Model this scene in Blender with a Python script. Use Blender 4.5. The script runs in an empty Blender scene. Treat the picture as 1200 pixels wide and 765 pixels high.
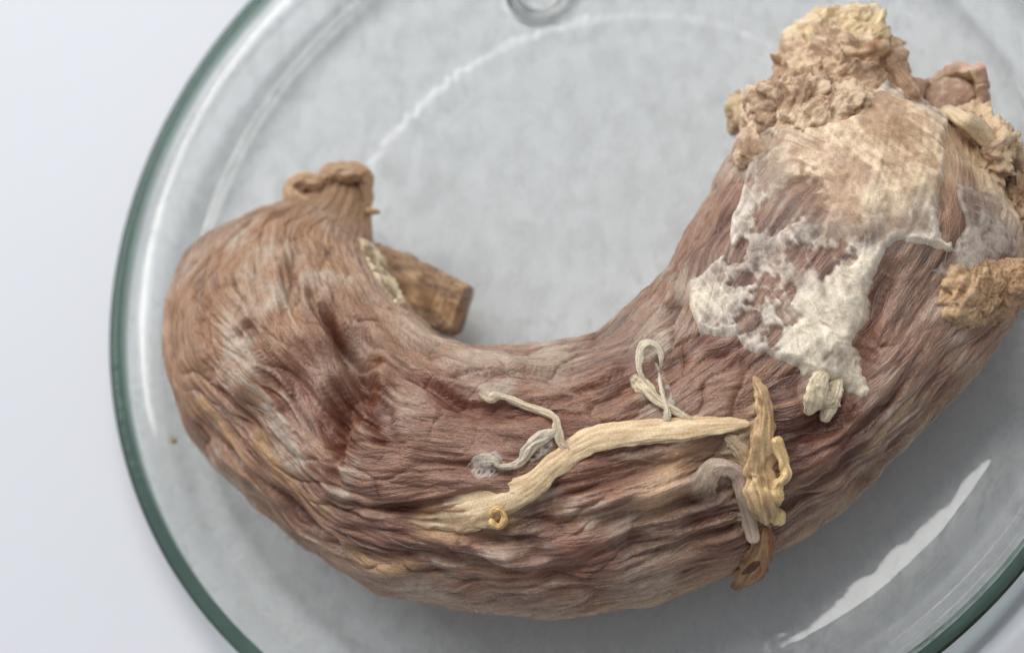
import bpy, math, random
import numpy as np
from mathutils import Vector, Matrix

sc = bpy.context.scene
col = sc.collection
random.seed(7)
rng = np.random.default_rng(11)

# ------------------------------------------------------------------ camera
DISH_R = 127.5                       # dish radius in millimetres
RIM_Z = 13.6                         # height of the rim's upper face above the table
TILT, AZ = math.radians(27.33), math.radians(-57.04)
HFOV = math.radians(22.0)
FPX = 600 / math.tan(HFOV / 2)       # focal length in photo pixels (1200 wide)
_ax = np.array([-math.sin(AZ), math.cos(AZ), 0.0])
_K = np.array([[0, -_ax[2], _ax[1]], [_ax[2], 0, -_ax[0]], [-_ax[1], _ax[0], 0]])
CAM_R = np.eye(3) + math.sin(TILT) * _K + (1 - math.cos(TILT)) * _K @ _K
CAM_C = np.array([-0.166, -0.128, 0]) * DISH_R + CAM_R @ np.array([0, 0, 4.981 * DISH_R]) + np.array([0, 0, RIM_Z])
cam_d = bpy.data.cameras.new('camera')
cam = bpy.data.objects.new('camera', cam_d)
col.objects.link(cam)
M = Matrix([list(CAM_R[i]) + [CAM_C[i] * 0.001] for i in range(3)] + [[0, 0, 0, 1]])
cam.matrix_world = M
cam_d.sensor_width = 36
cam_d.lens = 18 / math.tan(HFOV / 2)
cam_d.clip_start = 0.02
cam_d.clip_end = 50
cam_d.dof.use_dof = True
cam_d.dof.focus_distance = 0.575
cam_d.dof.aperture_fstop = 9.5
sc.camera = cam

# ------------------------------------------------------------------ light
w = bpy.data.worlds.new('World')
sc.world = w
w.use_nodes = True
bg = w.node_tree.nodes['Background']
bg.inputs[0].default_value = (0.92, 0.95, 1.0, 1)
bg.inputs[1].default_value = 0.33


def area(name, az, el, dist, sx, sy, power, colr):
    d = bpy.data.lights.new(name, 'AREA')
    d.shape = 'RECTANGLE'
    d.size, d.size_y = sx, sy
    d.energy = power
    d.color = colr
    o = bpy.data.objects.new(name, d)
    col.objects.link(o)
    a, e = math.radians(az), math.radians(el)
    p = Vector((math.cos(a) * math.cos(e), math.sin(a) * math.cos(e), math.sin(e))) * dist
    o.location = p
    o.rotation_euler = (-p).to_track_quat('-Z', 'Y').to_euler()
    return o


area('window_light', 133, 41, 3.0, 2.4, 1.04, 62.0, (1.0, 0.985, 0.97))
ceil = area('ceiling_light', 63, 68, 1.6, 0.9, 0.34, 11.0, (1.0, 0.98, 0.95))
ceil.location = (0.205, 0.595, 1.5)
ceil.rotation_euler = (0, 0, math.radians(50))

vs = sc.view_settings
vs.view_transform = 'Standard'
vs.look = 'None'
vs.exposure = 0.06
vs.gamma = 1.0
vs.use_curve_mapping = False
sc.cycles.use_denoising = True
sc.cycles.max_bounces = 16
sc.cycles.transmission_bounces = 14
sc.cycles.transparent_max_bounces = 16
sc.cycles.sample_clamp_indirect = 6.0
sc.cycles.blur_glossy = 0.0


# ------------------------------------------------------------------ helpers
def lin(c):
    c = np.asarray(c, float) / 255.0
    return np.where(c <= 0.04045, c / 12.92, ((c + 0.055) / 1.055) ** 2.4)


GAIN = 1.18


def alb(r, g, b):
    return np.clip(lin((r, g, b)) * GAIN, 0, 0.92)


def T(px, py, z):
    """table-space point (mm) at height z seen at photo position px, py"""
    d = CAM_R @ np.array([(px - 600) / FPX, -(py - 382.5) / FPX, -1.0])
    return CAM_C + d * ((z - CAM_C[2]) / d[2])


def project(P):
    q = (P - CAM_C) @ CAM_R
    return 600 + FPX * q[..., 0] / -q[..., 2], 382.5 - FPX * q[..., 1] / -q[..., 2]


def _hash(ix, iy, iz, seed):
    h = (ix.astype(np.uint32) * np.uint32(374761393) + iy.astype(np.uint32) * np.uint32(668265263)
         + iz.astype(np.uint32) * np.uint32(2147483647 - 1274126177) + np.uint32((seed * 2654435761) & 0xffffffff))
    h = (h ^ (h >> np.uint32(13))) * np.uint32(1274126177)
    h = h ^ (h >> np.uint32(16))
    return (h & np.uint32(0xffff)).astype(np.float32) / 32767.5 - 1.0


def noise(P, scale, seed=0):
    """smooth value noise, about -1..1, feature size `scale` mm"""
    with np.errstate(over='ignore'):
        q = (np.asarray(P, np.float32) / scale) + 1000.0
        f0 = np.floor(q)
        f = q - f0
        i = f0.astype(np.int64)
        f = f * f * (3 - 2 * f)
        out = 0
        for dx in (0, 1):
            wx = f[..., 0] if dx else 1 - f[..., 0]
            for dy in (0, 1):
                wy = f[..., 1] if dy else 1 - f[..., 1]
                for dz in (0, 1):
                    wz = f[..., 2] if dz else 1 - f[..., 2]
                    out = out + wx * wy * wz * _hash(i[..., 0] + dx, i[..., 1] + dy, i[..., 2] + dz, seed)
    return out


def fbm(P, scale, octaves=3, seed=0, gain=0.5):
    out, a = 0, 1.0
    for k in range(octaves):
        out = out + a * noise(P, scale / 2 ** k, seed + k * 17)
        a *= gain
    return out


def sstep(a, b, x):
    t = np.clip((x - a) / (b - a), 0, 1)
    return t * t * (3 - 2 * t)


def mix(a, b, t):
    t = np.asarray(t)[..., None]
    return a * (1 - t) + b * t


def catmull(pts, n):
    """dense smooth resample of a list of points (any dimension)"""
    pts = np.asarray(pts, float)
    m = len(pts)
    if m == 2:
        t = np.linspace(0, 1, n)[:, None]
        return pts[0] * (1 - t) + pts[1] * t
    x = np.linspace(0, m - 1, n)
    i = np.clip(np.floor(x).astype(int), 0, m - 2)
    f = (x - i)[:, None]
    p0 = pts[np.clip(i - 1, 0, m - 1)]
    p1 = pts[i]
    p2 = pts[i + 1]
    p3 = pts[np.clip(i + 2, 0, m - 1)]
    return 0.5 * ((2 * p1) + (-p0 + p2) * f + (2 * p0 - 5 * p1 + 4 * p2 - p3) * f ** 2 + (-p0 + 3 * p1 - 3 * p2 + p3) * f ** 3)


def gsmooth(a, sig, axis=0, wrap=False):
    r = max(1, int(sig * 3))
    k = np.exp(-0.5 * (np.arange(-r, r + 1) / sig) ** 2)
    k /= k.sum()
    a = np.moveaxis(a, axis, 0)
    pad = np.concatenate([a[-r:], a, a[:r]]) if wrap else np.concatenate([np.repeat(a[:1], r, 0), a, np.repeat(a[-1:], r, 0)])
    out = np.zeros_like(a, dtype=float)
    n = len(a)
    for j, kk in enumerate(k):
        out += kk * pad[j:j + n]
    return np.moveaxis(out, 0, axis)


def mesh_obj(name, verts_mm, faces, mat, parent=None, colors=None, opac=None, smooth=True, grain=None):
    """one mesh object from arrays: verts (n,3) in mm, faces (m,4) or (m,3)"""
    me = bpy.data.meshes.new(name)
    v = np.asarray(verts_mm, np.float32) * 0.001
    f = np.asarray(faces, np.int32)
    me.vertices.add(len(v))
    me.vertices.foreach_set('co', v.ravel())
    me.loops.add(f.size)
    me.loops.foreach_set('vertex_index', f.ravel())
    me.polygons.add(len(f))
    me.polygons.foreach_set('loop_start', np.arange(0, f.size, f.shape[1], dtype=np.int32))
    me.polygons.foreach_set('use_smooth', np.full(len(f), smooth))
    me.update(calc_edges=True)
    if colors is not None:
        a = me.attributes.new('tone', 'FLOAT_COLOR', 'POINT')
        c = np.ones((len(v), 4), np.float32)
        c[:, :3] = colors
        a.data.foreach_set('color', c.ravel())
    if opac is not None:
        a = me.attributes.new('cover', 'FLOAT', 'POINT')
        a.data.foreach_set('value', np.asarray(opac, np.float32).ravel())
    if grain is not None:
        a = me.attributes.new('grain_place', 'FLOAT_VECTOR', 'POINT')
        a.data.foreach_set('vector', np.asarray(grain, np.float32).ravel())
    me.materials.append(mat)
    o = bpy.data.objects.new(name, me)
    col.objects.link(o)
    if parent:
        o.parent = parent
    return o


def grid_faces(n, m, wrap=False):
    idx = np.arange(n * m).reshape(n, m)
    if wrap:
        idx = np.concatenate([idx, idx[:, :1]], 1)
    a, b, c, d = idx[:-1, :-1], idx[1:, :-1], idx[1:, 1:], idx[:-1, 1:]
    return np.stack([a.ravel(), b.ravel(), c.ravel(), d.ravel()], 1)


def grid_normals(P, wrap=False):
    di = np.gradient(P, axis=0)
    if wrap:
        dj = (np.roll(P, -1, 1) - np.roll(P, 1, 1)) * 0.5
    else:
        dj = np.gradient(P, axis=1)
    n = np.cross(di, dj)
    return n / np.maximum(np.linalg.norm(n, axis=-1, keepdims=True), 1e-9)


def tag(o, label, cat, kind=None):
    if label:
        o['label'] = label
    if cat:
        o['category'] = cat
    if kind:
        o['kind'] = kind
    return o


# ------------------------------------------------------------------ materials
def new_mat(name):
    m = bpy.data.materials.new(name)
    m.use_nodes = True
    nt = m.node_tree
    return m, nt, nt.nodes['Principled BSDF'], nt.nodes['Material Output']


def tissue_mat(name, rough=0.5, sss=0.06, spec=0.4, bump=0.15, grain=9000.0, radius=0.0016, film=False, coat=0.0, fibres=0.0):
    m, nt, b, out = new_mat(name)
    N, L = nt.nodes, nt.links
    at = N.new('ShaderNodeAttribute')
    at.attribute_name = 'tone'
    tc = N.new('ShaderNodeTexCoord')
    n1 = N.new('ShaderNodeTexNoise')
    n1.inputs['Scale'].default_value = grain * 0.25
    n1.inputs['Detail'].default_value = 4
    L.new(tc.outputs['Object'], n1.inputs['Vector'])
    hs = N.new('ShaderNodeHueSaturation')
    mr = N.new('ShaderNodeMapRange')
    mr.inputs['From Min'].default_value = 0.3
    mr.inputs['From Max'].default_value = 0.7
    mr.inputs['To Min'].default_value = 0.80
    mr.inputs['To Max'].default_value = 1.18
    L.new(n1.outputs['Fac'], mr.inputs['Value'])
    L.new(mr.outputs['Result'], hs.inputs['Value'])
    L.new(at.outputs['Color'], hs.inputs['Color'])
    L.new(hs.outputs['Color'], b.inputs['Base Color'])
    n2 = N.new('ShaderNodeTexNoise')
    n2.inputs['Scale'].default_value = grain * 0.03
    n2.inputs['Detail'].default_value = 5
    L.new(tc.outputs['Object'], n2.inputs['Vector'])
    r2 = N.new('ShaderNodeMapRange')
    r2.inputs['From Min'].default_value = 0.35
    r2.inputs['From Max'].default_value = 0.65
    r2.inputs['To Min'].default_value = rough - 0.13
    r2.inputs['To Max'].default_value = rough + 0.18
    L.new(n2.outputs['Fac'], r2.inputs['Value'])
    L.new(r2.outputs['Result'], b.inputs['Roughness'])
    b.inputs['Specular IOR Level'].default_value = spec
    b.inputs['Subsurface Weight'].default_value = sss
    b.inputs['Subsurface Radius'].default_value = (1.0, 0.45, 0.3)
    b.inputs['Subsurface Scale'].default_value = radius
    bp = N.new('ShaderNodeBump')
    bp.inputs['Strength'].default_value = bump
    bp.inputs['Distance'].default_value = 0.0004
    L.new(n1.outputs['Fac'], bp.inputs['Height'])
    L.new(bp.outputs['Normal'], b.inputs['Normal'])
    if fibres:
        # fine muscle fibres: stretched noise laid along the grain of the flesh, three directions blended by the grain angle
        uv = N.new('ShaderNodeAttribute')
        uv.attribute_name = 'grain_place'
        an = N.new('ShaderNodeAttribute')
        an.attribute_name = 'grain_angle'

        def layer(across, along, detail, seed):
            total = None
            for a in (-0.9, -0.45, 0.0, 0.45, 0.9):
                rot = N.new('ShaderNodeMapping')
                rot.vector_type = 'POINT'
                rot.inputs['Rotation'].default_value = (0, 0, -a)
                L.new(uv.outputs['Vector'], rot.inputs['Vector'])
                st = N.new('ShaderNodeMapping')
                st.inputs['Location'].default_value = (seed * 7.3 + a * 11, seed * 3.1, seed)
                st.inputs['Scale'].default_value = (1.0 / along, 1.0 / across, 1.0)
                L.new(rot.outputs['Vector'], st.inputs['Vector'])
                t = N.new('ShaderNodeTexNoise')
                t.inputs['Scale'].default_value = 1.0
                t.inputs['Detail'].default_value = detail
                t.inputs['Roughness'].default_value = 0.6
                L.new(st.outputs['Vector'], t.inputs['Vector'])
                d = N.new('ShaderNodeMath')
                d.operation = 'SUBTRACT'
                L.new(an.outputs['Fac'], d.inputs[0])
                d.inputs[1].default_value = a
                ab = N.new('ShaderNodeMath')
                ab.operation = 'ABSOLUTE'
                L.new(d.outputs[0], ab.inputs[0])
                wv = N.new('ShaderNodeMapRange')
                wv.inputs['From Min'].default_value = 0.0
                wv.inputs['From Max'].default_value = 0.45
                wv.inputs['To Min'].default_value = 1.0
                wv.inputs['To Max'].default_value = 0.0
                L.new(ab.outputs[0], wv.inputs['Value'])
                c = N.new('ShaderNodeMath')
                c.operation = 'SUBTRACT'
                L.new(t.outputs['Fac'], c.inputs[0])
                c.inputs[1].default_value = 0.5
                ml = N.new('ShaderNodeMath')
                ml.operation = 'MULTIPLY_ADD'
                L.new(c.outputs[0], ml.inputs[0])
                L.new(wv.outputs['Result'], ml.inputs[1])
                if total is None:
                    ml.inputs[2].default_value = 0.0
                else:
                    L.new(total, ml.inputs[2])
                total = ml.outputs[0]
            return total

        fine, gaps = layer(0.34, 4.4, 3.0, 1), layer(1.6, 9.0, 3.0, 2)
        v1 = N.new('ShaderNodeMapRange')
        v1.inputs['From Min'].default_value = -0.22
        v1.inputs['From Max'].default_value = 0.22
        v1.inputs['To Min'].default_value = 1 - 0.36 * fibres
        v1.inputs['To Max'].default_value = 1 + 0.36 * fibres
        L.new(fine, v1.inputs['Value'])
        v2 = N.new('ShaderNodeMapRange')                 # thin dark gaps between fibre bundles
        v2.inputs['From Min'].default_value = -0.20
        v2.inputs['From Max'].default_value = -0.06
        v2.inputs['To Min'].default_value = 1 - 0.62 * fibres
        v2.inputs['To Max'].default_value = 1.04
        L.new(gaps, v2.inputs['Value'])
        vm = N.new('ShaderNodeMath')
        vm.operation = 'MULTIPLY'
        L.new(v1.outputs['Result'], vm.inputs[0])
        L.new(v2.outputs['Result'], vm.inputs[1])
        vm2 = N.new('ShaderNodeMath')
        vm2.operation = 'MULTIPLY'
        L.new(vm.outputs[0], vm2.inputs[0])
        L.new(mr.outputs['Result'], vm2.inputs[1])
        ve = N.new('ShaderNodeAttribute')
        ve.attribute_name = 'veil'
        vx = N.new('ShaderNodeMix')
        vx.data_type = 'FLOAT'
        L.new(ve.outputs['Fac'], vx.inputs[0])
        L.new(vm2.outputs[0], vx.inputs[2])
        L.new(mr.outputs['Result'], vx.inputs[3])
        L.new(vx.outputs[0], hs.inputs['Value'])
        sm = N.new('ShaderNodeMath')
        sm.operation = 'MULTIPLY_ADD'
        L.new(gaps, sm.inputs[0])
        sm.inputs[1].default_value = 1.6
        L.new(fine, sm.inputs[2])
        bp2 = N.new('ShaderNodeBump')
        bp2.inputs['Strength'].default_value = 0.7 * fibres
        bp2.inputs['Distance'].default_value = 0.0007
        L.new(sm.outputs[0], bp2.inputs['Height'])
        L.new(bp.outputs['Normal'], bp2.inputs['Normal'])
        L.new(bp2.outputs['Normal'], b.inputs['Normal'])
    if film:
        cv = N.new('ShaderNodeAttribute')
        cv.attribute_name = 'cover'
        tr = N.new('ShaderNodeBsdfTransparent')
        mx = N.new('ShaderNodeMixShader')
        L.new(cv.outputs['Fac'], mx.inputs['Fac'])
        L.new(tr.outputs['BSDF'], mx.inputs[1])
        L.new(b.outputs['BSDF'], mx.inputs[2])
        L.new(mx.outputs['Shader'], out.inputs['Surface'])
    return m


MUSCLE = tissue_mat('cooked_muscle', 0.42, 0.05, 0.5, 0.25)
FLESH = tissue_mat('cooked_flesh', 0.33, 0.04, 0.55, 0.3, fibres=1.0)
FILM = tissue_mat('connective_film', 0.42, 0.10, 0.45, 0.10, film=True)
CORD = tissue_mat('cord_tissue', 0.45, 0.10, 0.4, 0.2, film=True, fibres=0.3)
CREAM = tissue_mat('cream_tissue', 0.45, 0.12, 0.4, 0.2)
TANMAT = tissue_mat('tan_tissue', 0.62, 0.05, 0.3, 0.4)


def table_mat():
    m, nt, b, out = new_mat('white_tabletop')
    N, L = nt.nodes, nt.links
    tc = N.new('ShaderNodeTexCoord')
    n = N.new('ShaderNodeTexNoise')
    n.inputs['Scale'].default_value = 6
    n.inputs['Detail'].default_value = 6
    L.new(tc.outputs['Object'], n.inputs['Vector'])
    cr = N.new('ShaderNodeValToRGB')
    cr.color_ramp.elements[0].position = 0.3
    cr.color_ramp.elements[0].color = (0.63, 0.648, 0.70, 1)
    cr.color_ramp.elements[1].position = 0.7
    cr.color_ramp.elements[1].color = (0.655, 0.673, 0.725, 1)
    L.new(n.outputs['Fac'], cr.inputs['Fac'])
    L.new(cr.outputs['Color'], b.inputs['Base Color'])
    b.inputs['Roughness'].default_value = 0.45
    b.inputs['Specular IOR Level'].default_value = 0.3
    return m


def glass_mat(name, colr, rough=0.0):
    m, nt, b, out = new_mat(name)
    N, L = nt.nodes, nt.links
    N.remove(b)
    g = N.new('ShaderNodeBsdfGlass')
    g.inputs['Color'].default_value = (*colr, 1)
    g.inputs['IOR'].default_value = 1.38
    g.inputs['Roughness'].default_value = rough
    L.new(g.outputs['BSDF'], out.inputs['Surface'])
    return m


GLASS = glass_mat('clear_glass', (0.995, 0.998, 0.984), 0.0)
RIMGLASS = glass_mat('green_edge_glass', (0.38, 0.46, 0.42), 0.03)



def pebbled_glass():
    """the pressed underside: clear pebbled glass, its light mottling painted in as faint white patches"""
    m, nt, b, out = new_mat('pebbled_glass')
    N, L = nt.nodes, nt.links
    N.remove(b)
    g = N.new('ShaderNodeBsdfGlass')
    g.inputs['Color'].default_value = (0.995, 0.998, 0.984, 1)
    g.inputs['IOR'].default_value = 1.38
    g.inputs['Roughness'].default_value = 0.0
    d = N.new('ShaderNodeBsdfDiffuse')  # white patches stand in for caustic light under the pebbled glass
    d.inputs['Color'].default_value = (0.97, 0.98, 0.98, 1)
    tc = N.new('ShaderNodeTexCoord')
    mp = N.new('ShaderNodeMapping')
    mp.inputs['Rotation'].default_value = (0, 0, 0.6)
    mp.inputs['Scale'].default_value = (1.0, 0.7, 1.0)
    L.new(tc.outputs['Object'], mp.inputs['Vector'])
    n = N.new('ShaderNodeTexNoise')
    n.inputs['Scale'].default_value = 190
    n.inputs['Detail'].default_value = 5
    n.inputs['Roughness'].default_value = 0.62
    n.inputs['Distortion'].default_value = 0.4
    L.new(mp.outputs['Vector'], n.inputs['Vector'])
    r = N.new('ShaderNodeMapRange')
    r.inputs['From Min'].default_value = 0.44
    r.inputs['From Max'].default_value = 0.66
    r.inputs['To Min'].default_value = 0.0
    r.inputs['To Max'].default_value = 0.24
    L.new(n.outputs['Fac'], r.inputs['Value'])
    mx = N.new('ShaderNodeMixShader')
    L.new(r.outputs['Result'], mx.inputs['Fac'])
    L.new(g.outputs['BSDF'], mx.inputs[1])
    L.new(d.outputs['BSDF'], mx.inputs[2])
    L.new(mx.outputs['Shader'], out.inputs['Surface'])
    return m


PEBBLED = pebbled_glass()

# ------------------------------------------------------------------ the table
tm = table_mat()
ts = 900.0
table = mesh_obj('table_surface', [(-ts, -ts, 0), (ts, -ts, 0), (ts, ts, 0), (-ts, ts, 0)], [(0, 1, 2, 3)], tm, smooth=False)
table['kind'] = 'structure'

# ------------------------------------------------------------------ the glass dish
BASE_TOP = 6.0
dish = bpy.data.objects.new('glass_dish', None)
col.objects.link(dish)
tag(dish, 'round clear glass dish with a green tinted rim under the cooked neck', 'dish')


def dish_part():
    nphi = 1440
    # (radius, height) from the middle of the top face out over the rim and back underneath
    top = [(0.5, 6.3), (30, 6.3), (60, 6.3), (69.9, 6.3), (70.3, 6.27), (72.1, 6.1), (72.7, 6.08), (77, 6.05), (90, 6.0), (101, 6.0),
           (106, 6.0), (108.0, 6.1), (109.5, 6.75), (110.3, 7.4), (112.5, 9.1), (115, 10.6), (117, 12.2), (118.2, 12.9), (119.4, 13.1), (122.0, 13.4), (123.4, 13.6)]
    rim = [(123.4, 13.6), (124.4, 13.7), (126, 13.5), (127.1, 12.8), (127.5, 11.6), (127.2, 10.4), (126.2, 9.5),
           (124.5, 9.0), (123.6, 8.9)]
    bot = [(123.6, 8.9), (122.4, 8.8), (120.0, 8.3), (118.2, 7.4), (115.5, 5.3), (113, 3.4), (110, 1.8), (107, 1.0), (98, 0.6), (80, 0.6), (72, 0.7), (60, 0.9), (30, 0.9), (0.5, 0.9)]

    def dense(prof, n):
        p = np.array(prof, float)
        d = np.concatenate([[0], np.cumsum(np.hypot(*np.diff(p, axis=0).T))])
        t = np.linspace(0, d[-1], n)
        q = np.stack([np.interp(t, d, p[:, 0]), np.interp(t, d, p[:, 1])], 1)
        s = gsmooth(q, 2.0)
        s[0], s[-1] = q[0], q[-1]
        return s

    phi = np.linspace(0, 2 * np.pi, nphi, endpoint=False)

    def revolve(prof):
        r, z = prof[:, 0][:, None], prof[:, 1][:, None]
        return np.stack([r * np.cos(phi)[None], r * np.sin(phi)[None], z + 0 * phi[None]], -1)

    P = revolve(dense(top, 260))
    rr = np.hypot(P[..., 0], P[..., 1])
    # orange-peel waviness of the pressed glass, finer radial teeth on the step ring
    flat = sstep(113, 106, rr)
    P[..., 2] += flat * (0.016 * noise(P, 5.0, 3) + 0.008 * noise(P, 2.6, 4))
    ring = np.exp(-((rr - 71.2) / 1.3) ** 2)
    ang = np.arctan2(P[..., 1], P[..., 0])
    teeth = noise(np.stack([ang * 420, 0 * ang, 0 * ang], -1), 1.0, 8) + 0.6 * noise(np.stack([ang * 900, 0 * ang, 0 * ang], -1), 1.0, 9)
    P[..., 2] += 0.13 * ring * teeth
    a = mesh_obj('base', np.concatenate([P.reshape(-1, 3)]), grid_faces(P.shape[0], nphi, True), GLASS, dish)
    Q = revolve(dense(bot, 260))
    rq = np.hypot(Q[..., 0], Q[..., 1])
    flat = sstep(113, 106, rq)
    Q[..., 2] += flat * (0.05 * noise(Q, 6.0, 5) + 0.02 * noise(Q, 3.2, 6))
    # a small round foot pressed into the underside
    c = T(637, -6, 1.0)
    dd = np.hypot(Q[..., 0] - c[0], Q[..., 1] - c[1])
    Q[..., 2] += 2.2 * np.exp(-((dd - 7.6) / 1.5) ** 2)
    Q[..., 2] = np.maximum(Q[..., 2], 0.15)
    b = mesh_obj('underside', Q.reshape(-1, 3), grid_faces(Q.shape[0], nphi, True), PEBBLED, dish)
    W = revolve(dense(rim, 90))
    rw = np.hypot(W[..., 0], W[..., 1])
    angw = np.arctan2(W[..., 1], W[..., 0])
    tw = noise(np.stack([angw * 230, 0 * angw, W[..., 2] * 0.2], -1), 1.0, 18)
    fl = sstep(122.8, 123.6, rw)
    W[..., 2] += 0.05 * fl * tw
    o = mesh_obj('rim', W.reshape(-1, 3), grid_faces(W.shape[0], nphi, True), RIMGLASS, dish)
    o['label'] = 'green tinted rounded rim of the dish'


dish_part()

# ------------------------------------------------------------------ the neck: base form
neck = bpy.data.objects.new('poultry_neck', None)
col.objects.link(neck)
tag(neck, 'curved cooked poultry neck of brown stringy muscle lying in the glass dish', 'meat')

ST = [  # inner edge, outer edge (photo positions), height/width ratio
    (428, 203, 350, 212, .8), (431, 222, 349, 226, .8), (432, 246, 335, 243, .8), (433, 270, 296, 262, .85), (438, 293, 250, 288, .9),
    (448, 313, 214, 322, .88), (462, 335, 198, 370, .88), (480, 355, 199, 430, .88), (500, 378, 214, 488, .88),
    (521, 396, 246, 536, .88), (546, 408, 295, 583, .88), (577, 412, 350, 632, .88), (612, 411, 415, 682, .88),
    (650, 405, 500, 708, .87), (688, 397, 600, 721, .88), (718, 383, 700, 721, .84), (744, 362, 790, 703, .8),
    (765, 340, 870, 672, .77), (785, 318, 950, 626, .74), (797, 295, 1012, 578, .72), (808, 270, 1062, 524, .7),
    (822, 245, 1102, 488, .69), (838, 215, 1142, 448, .68), (853, 188, 1178, 400, .68), (864, 160, 1205, 345, .68),
    (875, 132, 1208, 282, .68), (893, 108, 1188, 222, .68), (925, 84, 1150, 168, .7), (960, 72, 1100, 125, .66),
]
NS, NT = 1500, 560


def build_base():
    st = np.array(ST, float)
    d = catmull(st, 600)
    d = gsmooth(d, 4)
    q = d[:, 4]
    tiltdir = np.array([math.cos(AZ), math.sin(AZ)])
    half = 0.5 * np.hypot(d[:, 0] - d[:, 2], d[:, 1] - d[:, 3]) * 0.198
    C = np.zeros((600, 3))
    E = np.zeros((600, 3))
    W = np.zeros(600)
    for i in range(600):
        h = half[i] * q[i]
        for it in range(3):
            zc = max(BASE_TOP + h * 0.93, 24 if i < 90 else 0)
            a, b = T(d[i, 0], d[i, 1], zc), T(d[i, 2], d[i, 3], zc)
            e = b - a
            u = np.linalg.norm(e[:2]) / 2
            e1 = e / (2 * u)
            al = abs(e1[:2] @ tiltdir)
            ww = u / math.sqrt(1 + (q[i] * math.tan(TILT) * al) ** 2)
            h = ww * q[i]
        C[i] = (a + b) / 2
        E[i] = e1
        W[i] = ww
    # even spacing along the axis
    L = np.concatenate([[0], np.cumsum(np.linalg.norm(np.diff(C, axis=0), axis=1))])
    s = np.linspace(0, L[-1], NS)
    f = lambda a: np.stack([np.interp(s, L, a[:, k]) for k in range(a.shape[1])], 1)
    C, E, Wq = f(C), f(E), f(np.stack([W, q], 1))
    W, q = gsmooth(Wq[:, 0], 8), Wq[:, 1]
    C = gsmooth(C, 12)
    E = gsmooth(E, 12)
    E[:, 2] = 0
    E /= np.linalg.norm(E, axis=1, keepdims=True)
    return C, E, W, q, s


AX_C, AX_E, AX_W, AX_Q, AX_S = build_base()
nd = 490
TH = np.concatenate([np.linspace(-48, 228, nd, endpoint=False), np.linspace(228, 312, NT - nd, endpoint=False)])
TH = np.radians(TH)
# rounded closing of the two ends
endk = np.ones(NS)
k = np.arange(NS)
endk *= np.sqrt(np.clip(1 - (1 - np.clip(k / 34.0, 0, 1)) ** 2, 0.0004, 1))
endk *= np.sqrt(np.clip(1 - (1 - np.clip((NS - 1 - k) / 120.0, 0, 1)) ** 2, 0.0004, 1))
Wr = AX_W * endk
BASE = (AX_C[:, None, :] + AX_E[:, None, :] * (Wr[:, None] * np.cos(TH)[None])[..., None]
        + np.array([0, 0, 1.0]) * (Wr * AX_Q)[:, None, None] * np.sin(TH)[None, :, None])
# lying on the glass: the underside is pressed flat
zf = BASE_TOP + 0.9
dz = BASE[..., 2] - zf
BASE[..., 2] = zf + 0.5 * (dz + np.sqrt(dz * dz + 9.0)) - 0.6
NRM = grid_normals(BASE, True)
FLIP = False
if NRM[NS // 2, np.argmin(abs(TH - math.pi / 2)), 2] < 0:
    NRM = -NRM
    FLIP = True
PX, PY = project(BASE)
FRONT = (np.sum(NRM * (CAM_C - BASE), -1) > 0)
_fx, _fy = np.where(FRONT[::3, ::2])
_fi, _fj = _fx * 3, _fy * 2
_fpx, _fpy = PX[_fi, _fj], PY[_fi, _fj]
SU = np.linalg.norm(np.gradient(BASE, axis=0), axis=-1)
SV = np.linalg.norm((np.roll(BASE, -1, 1) - np.roll(BASE, 1, 1)) * 0.5, axis=-1)


def IJ(px, py):
    """grid cell of the neck surface that faces the viewer at a photo position"""
    n = np.argmin((_fpx - px) ** 2 + (_fpy - py) ** 2)
    return int(_fi[n]), int(_fj[n])


def poly3(pts, n=None):
    ij = [IJ(*p[:2]) for p in pts]
    P = np.array([BASE[i, j] for i, j in ij])
    return P if n is None else catmull(P, n)


def near_stroke(P3, rad):
    """distance (mm) of the cells near a 3-D polyline, within a window; returns slices and distance"""
    lo, hi = P3.min(0) - rad, P3.max(0) + rad
    m = np.all((BASE > lo) & (BASE < hi), -1)
    ii = np.where(m.any(1))[0]
    jj = np.where(m.any(0))[0]
    if len(ii) == 0:
        return None
    si, sj = slice(ii[0], ii[-1] + 1), slice(jj[0], jj[-1] + 1)
    B = BASE[si, sj]
    dmin = np.full(B.shape[:2], 1e9)
    par = np.zeros(B.shape[:2])
    n = len(P3) - 1
    for k in range(n):
        a, b = P3[k], P3[k + 1]
        ab = b - a
        t = np.clip(((B - a) @ ab) / max(ab @ ab, 1e-9), 0, 1)
        dd = np.linalg.norm(B - (a + t[..., None] * ab), axis=-1)
        c = dd < dmin
        dmin = np.where(c, dd, dmin)
        par = np.where(c, (k + t) / n, par)
    return si, sj, dmin, par


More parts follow.
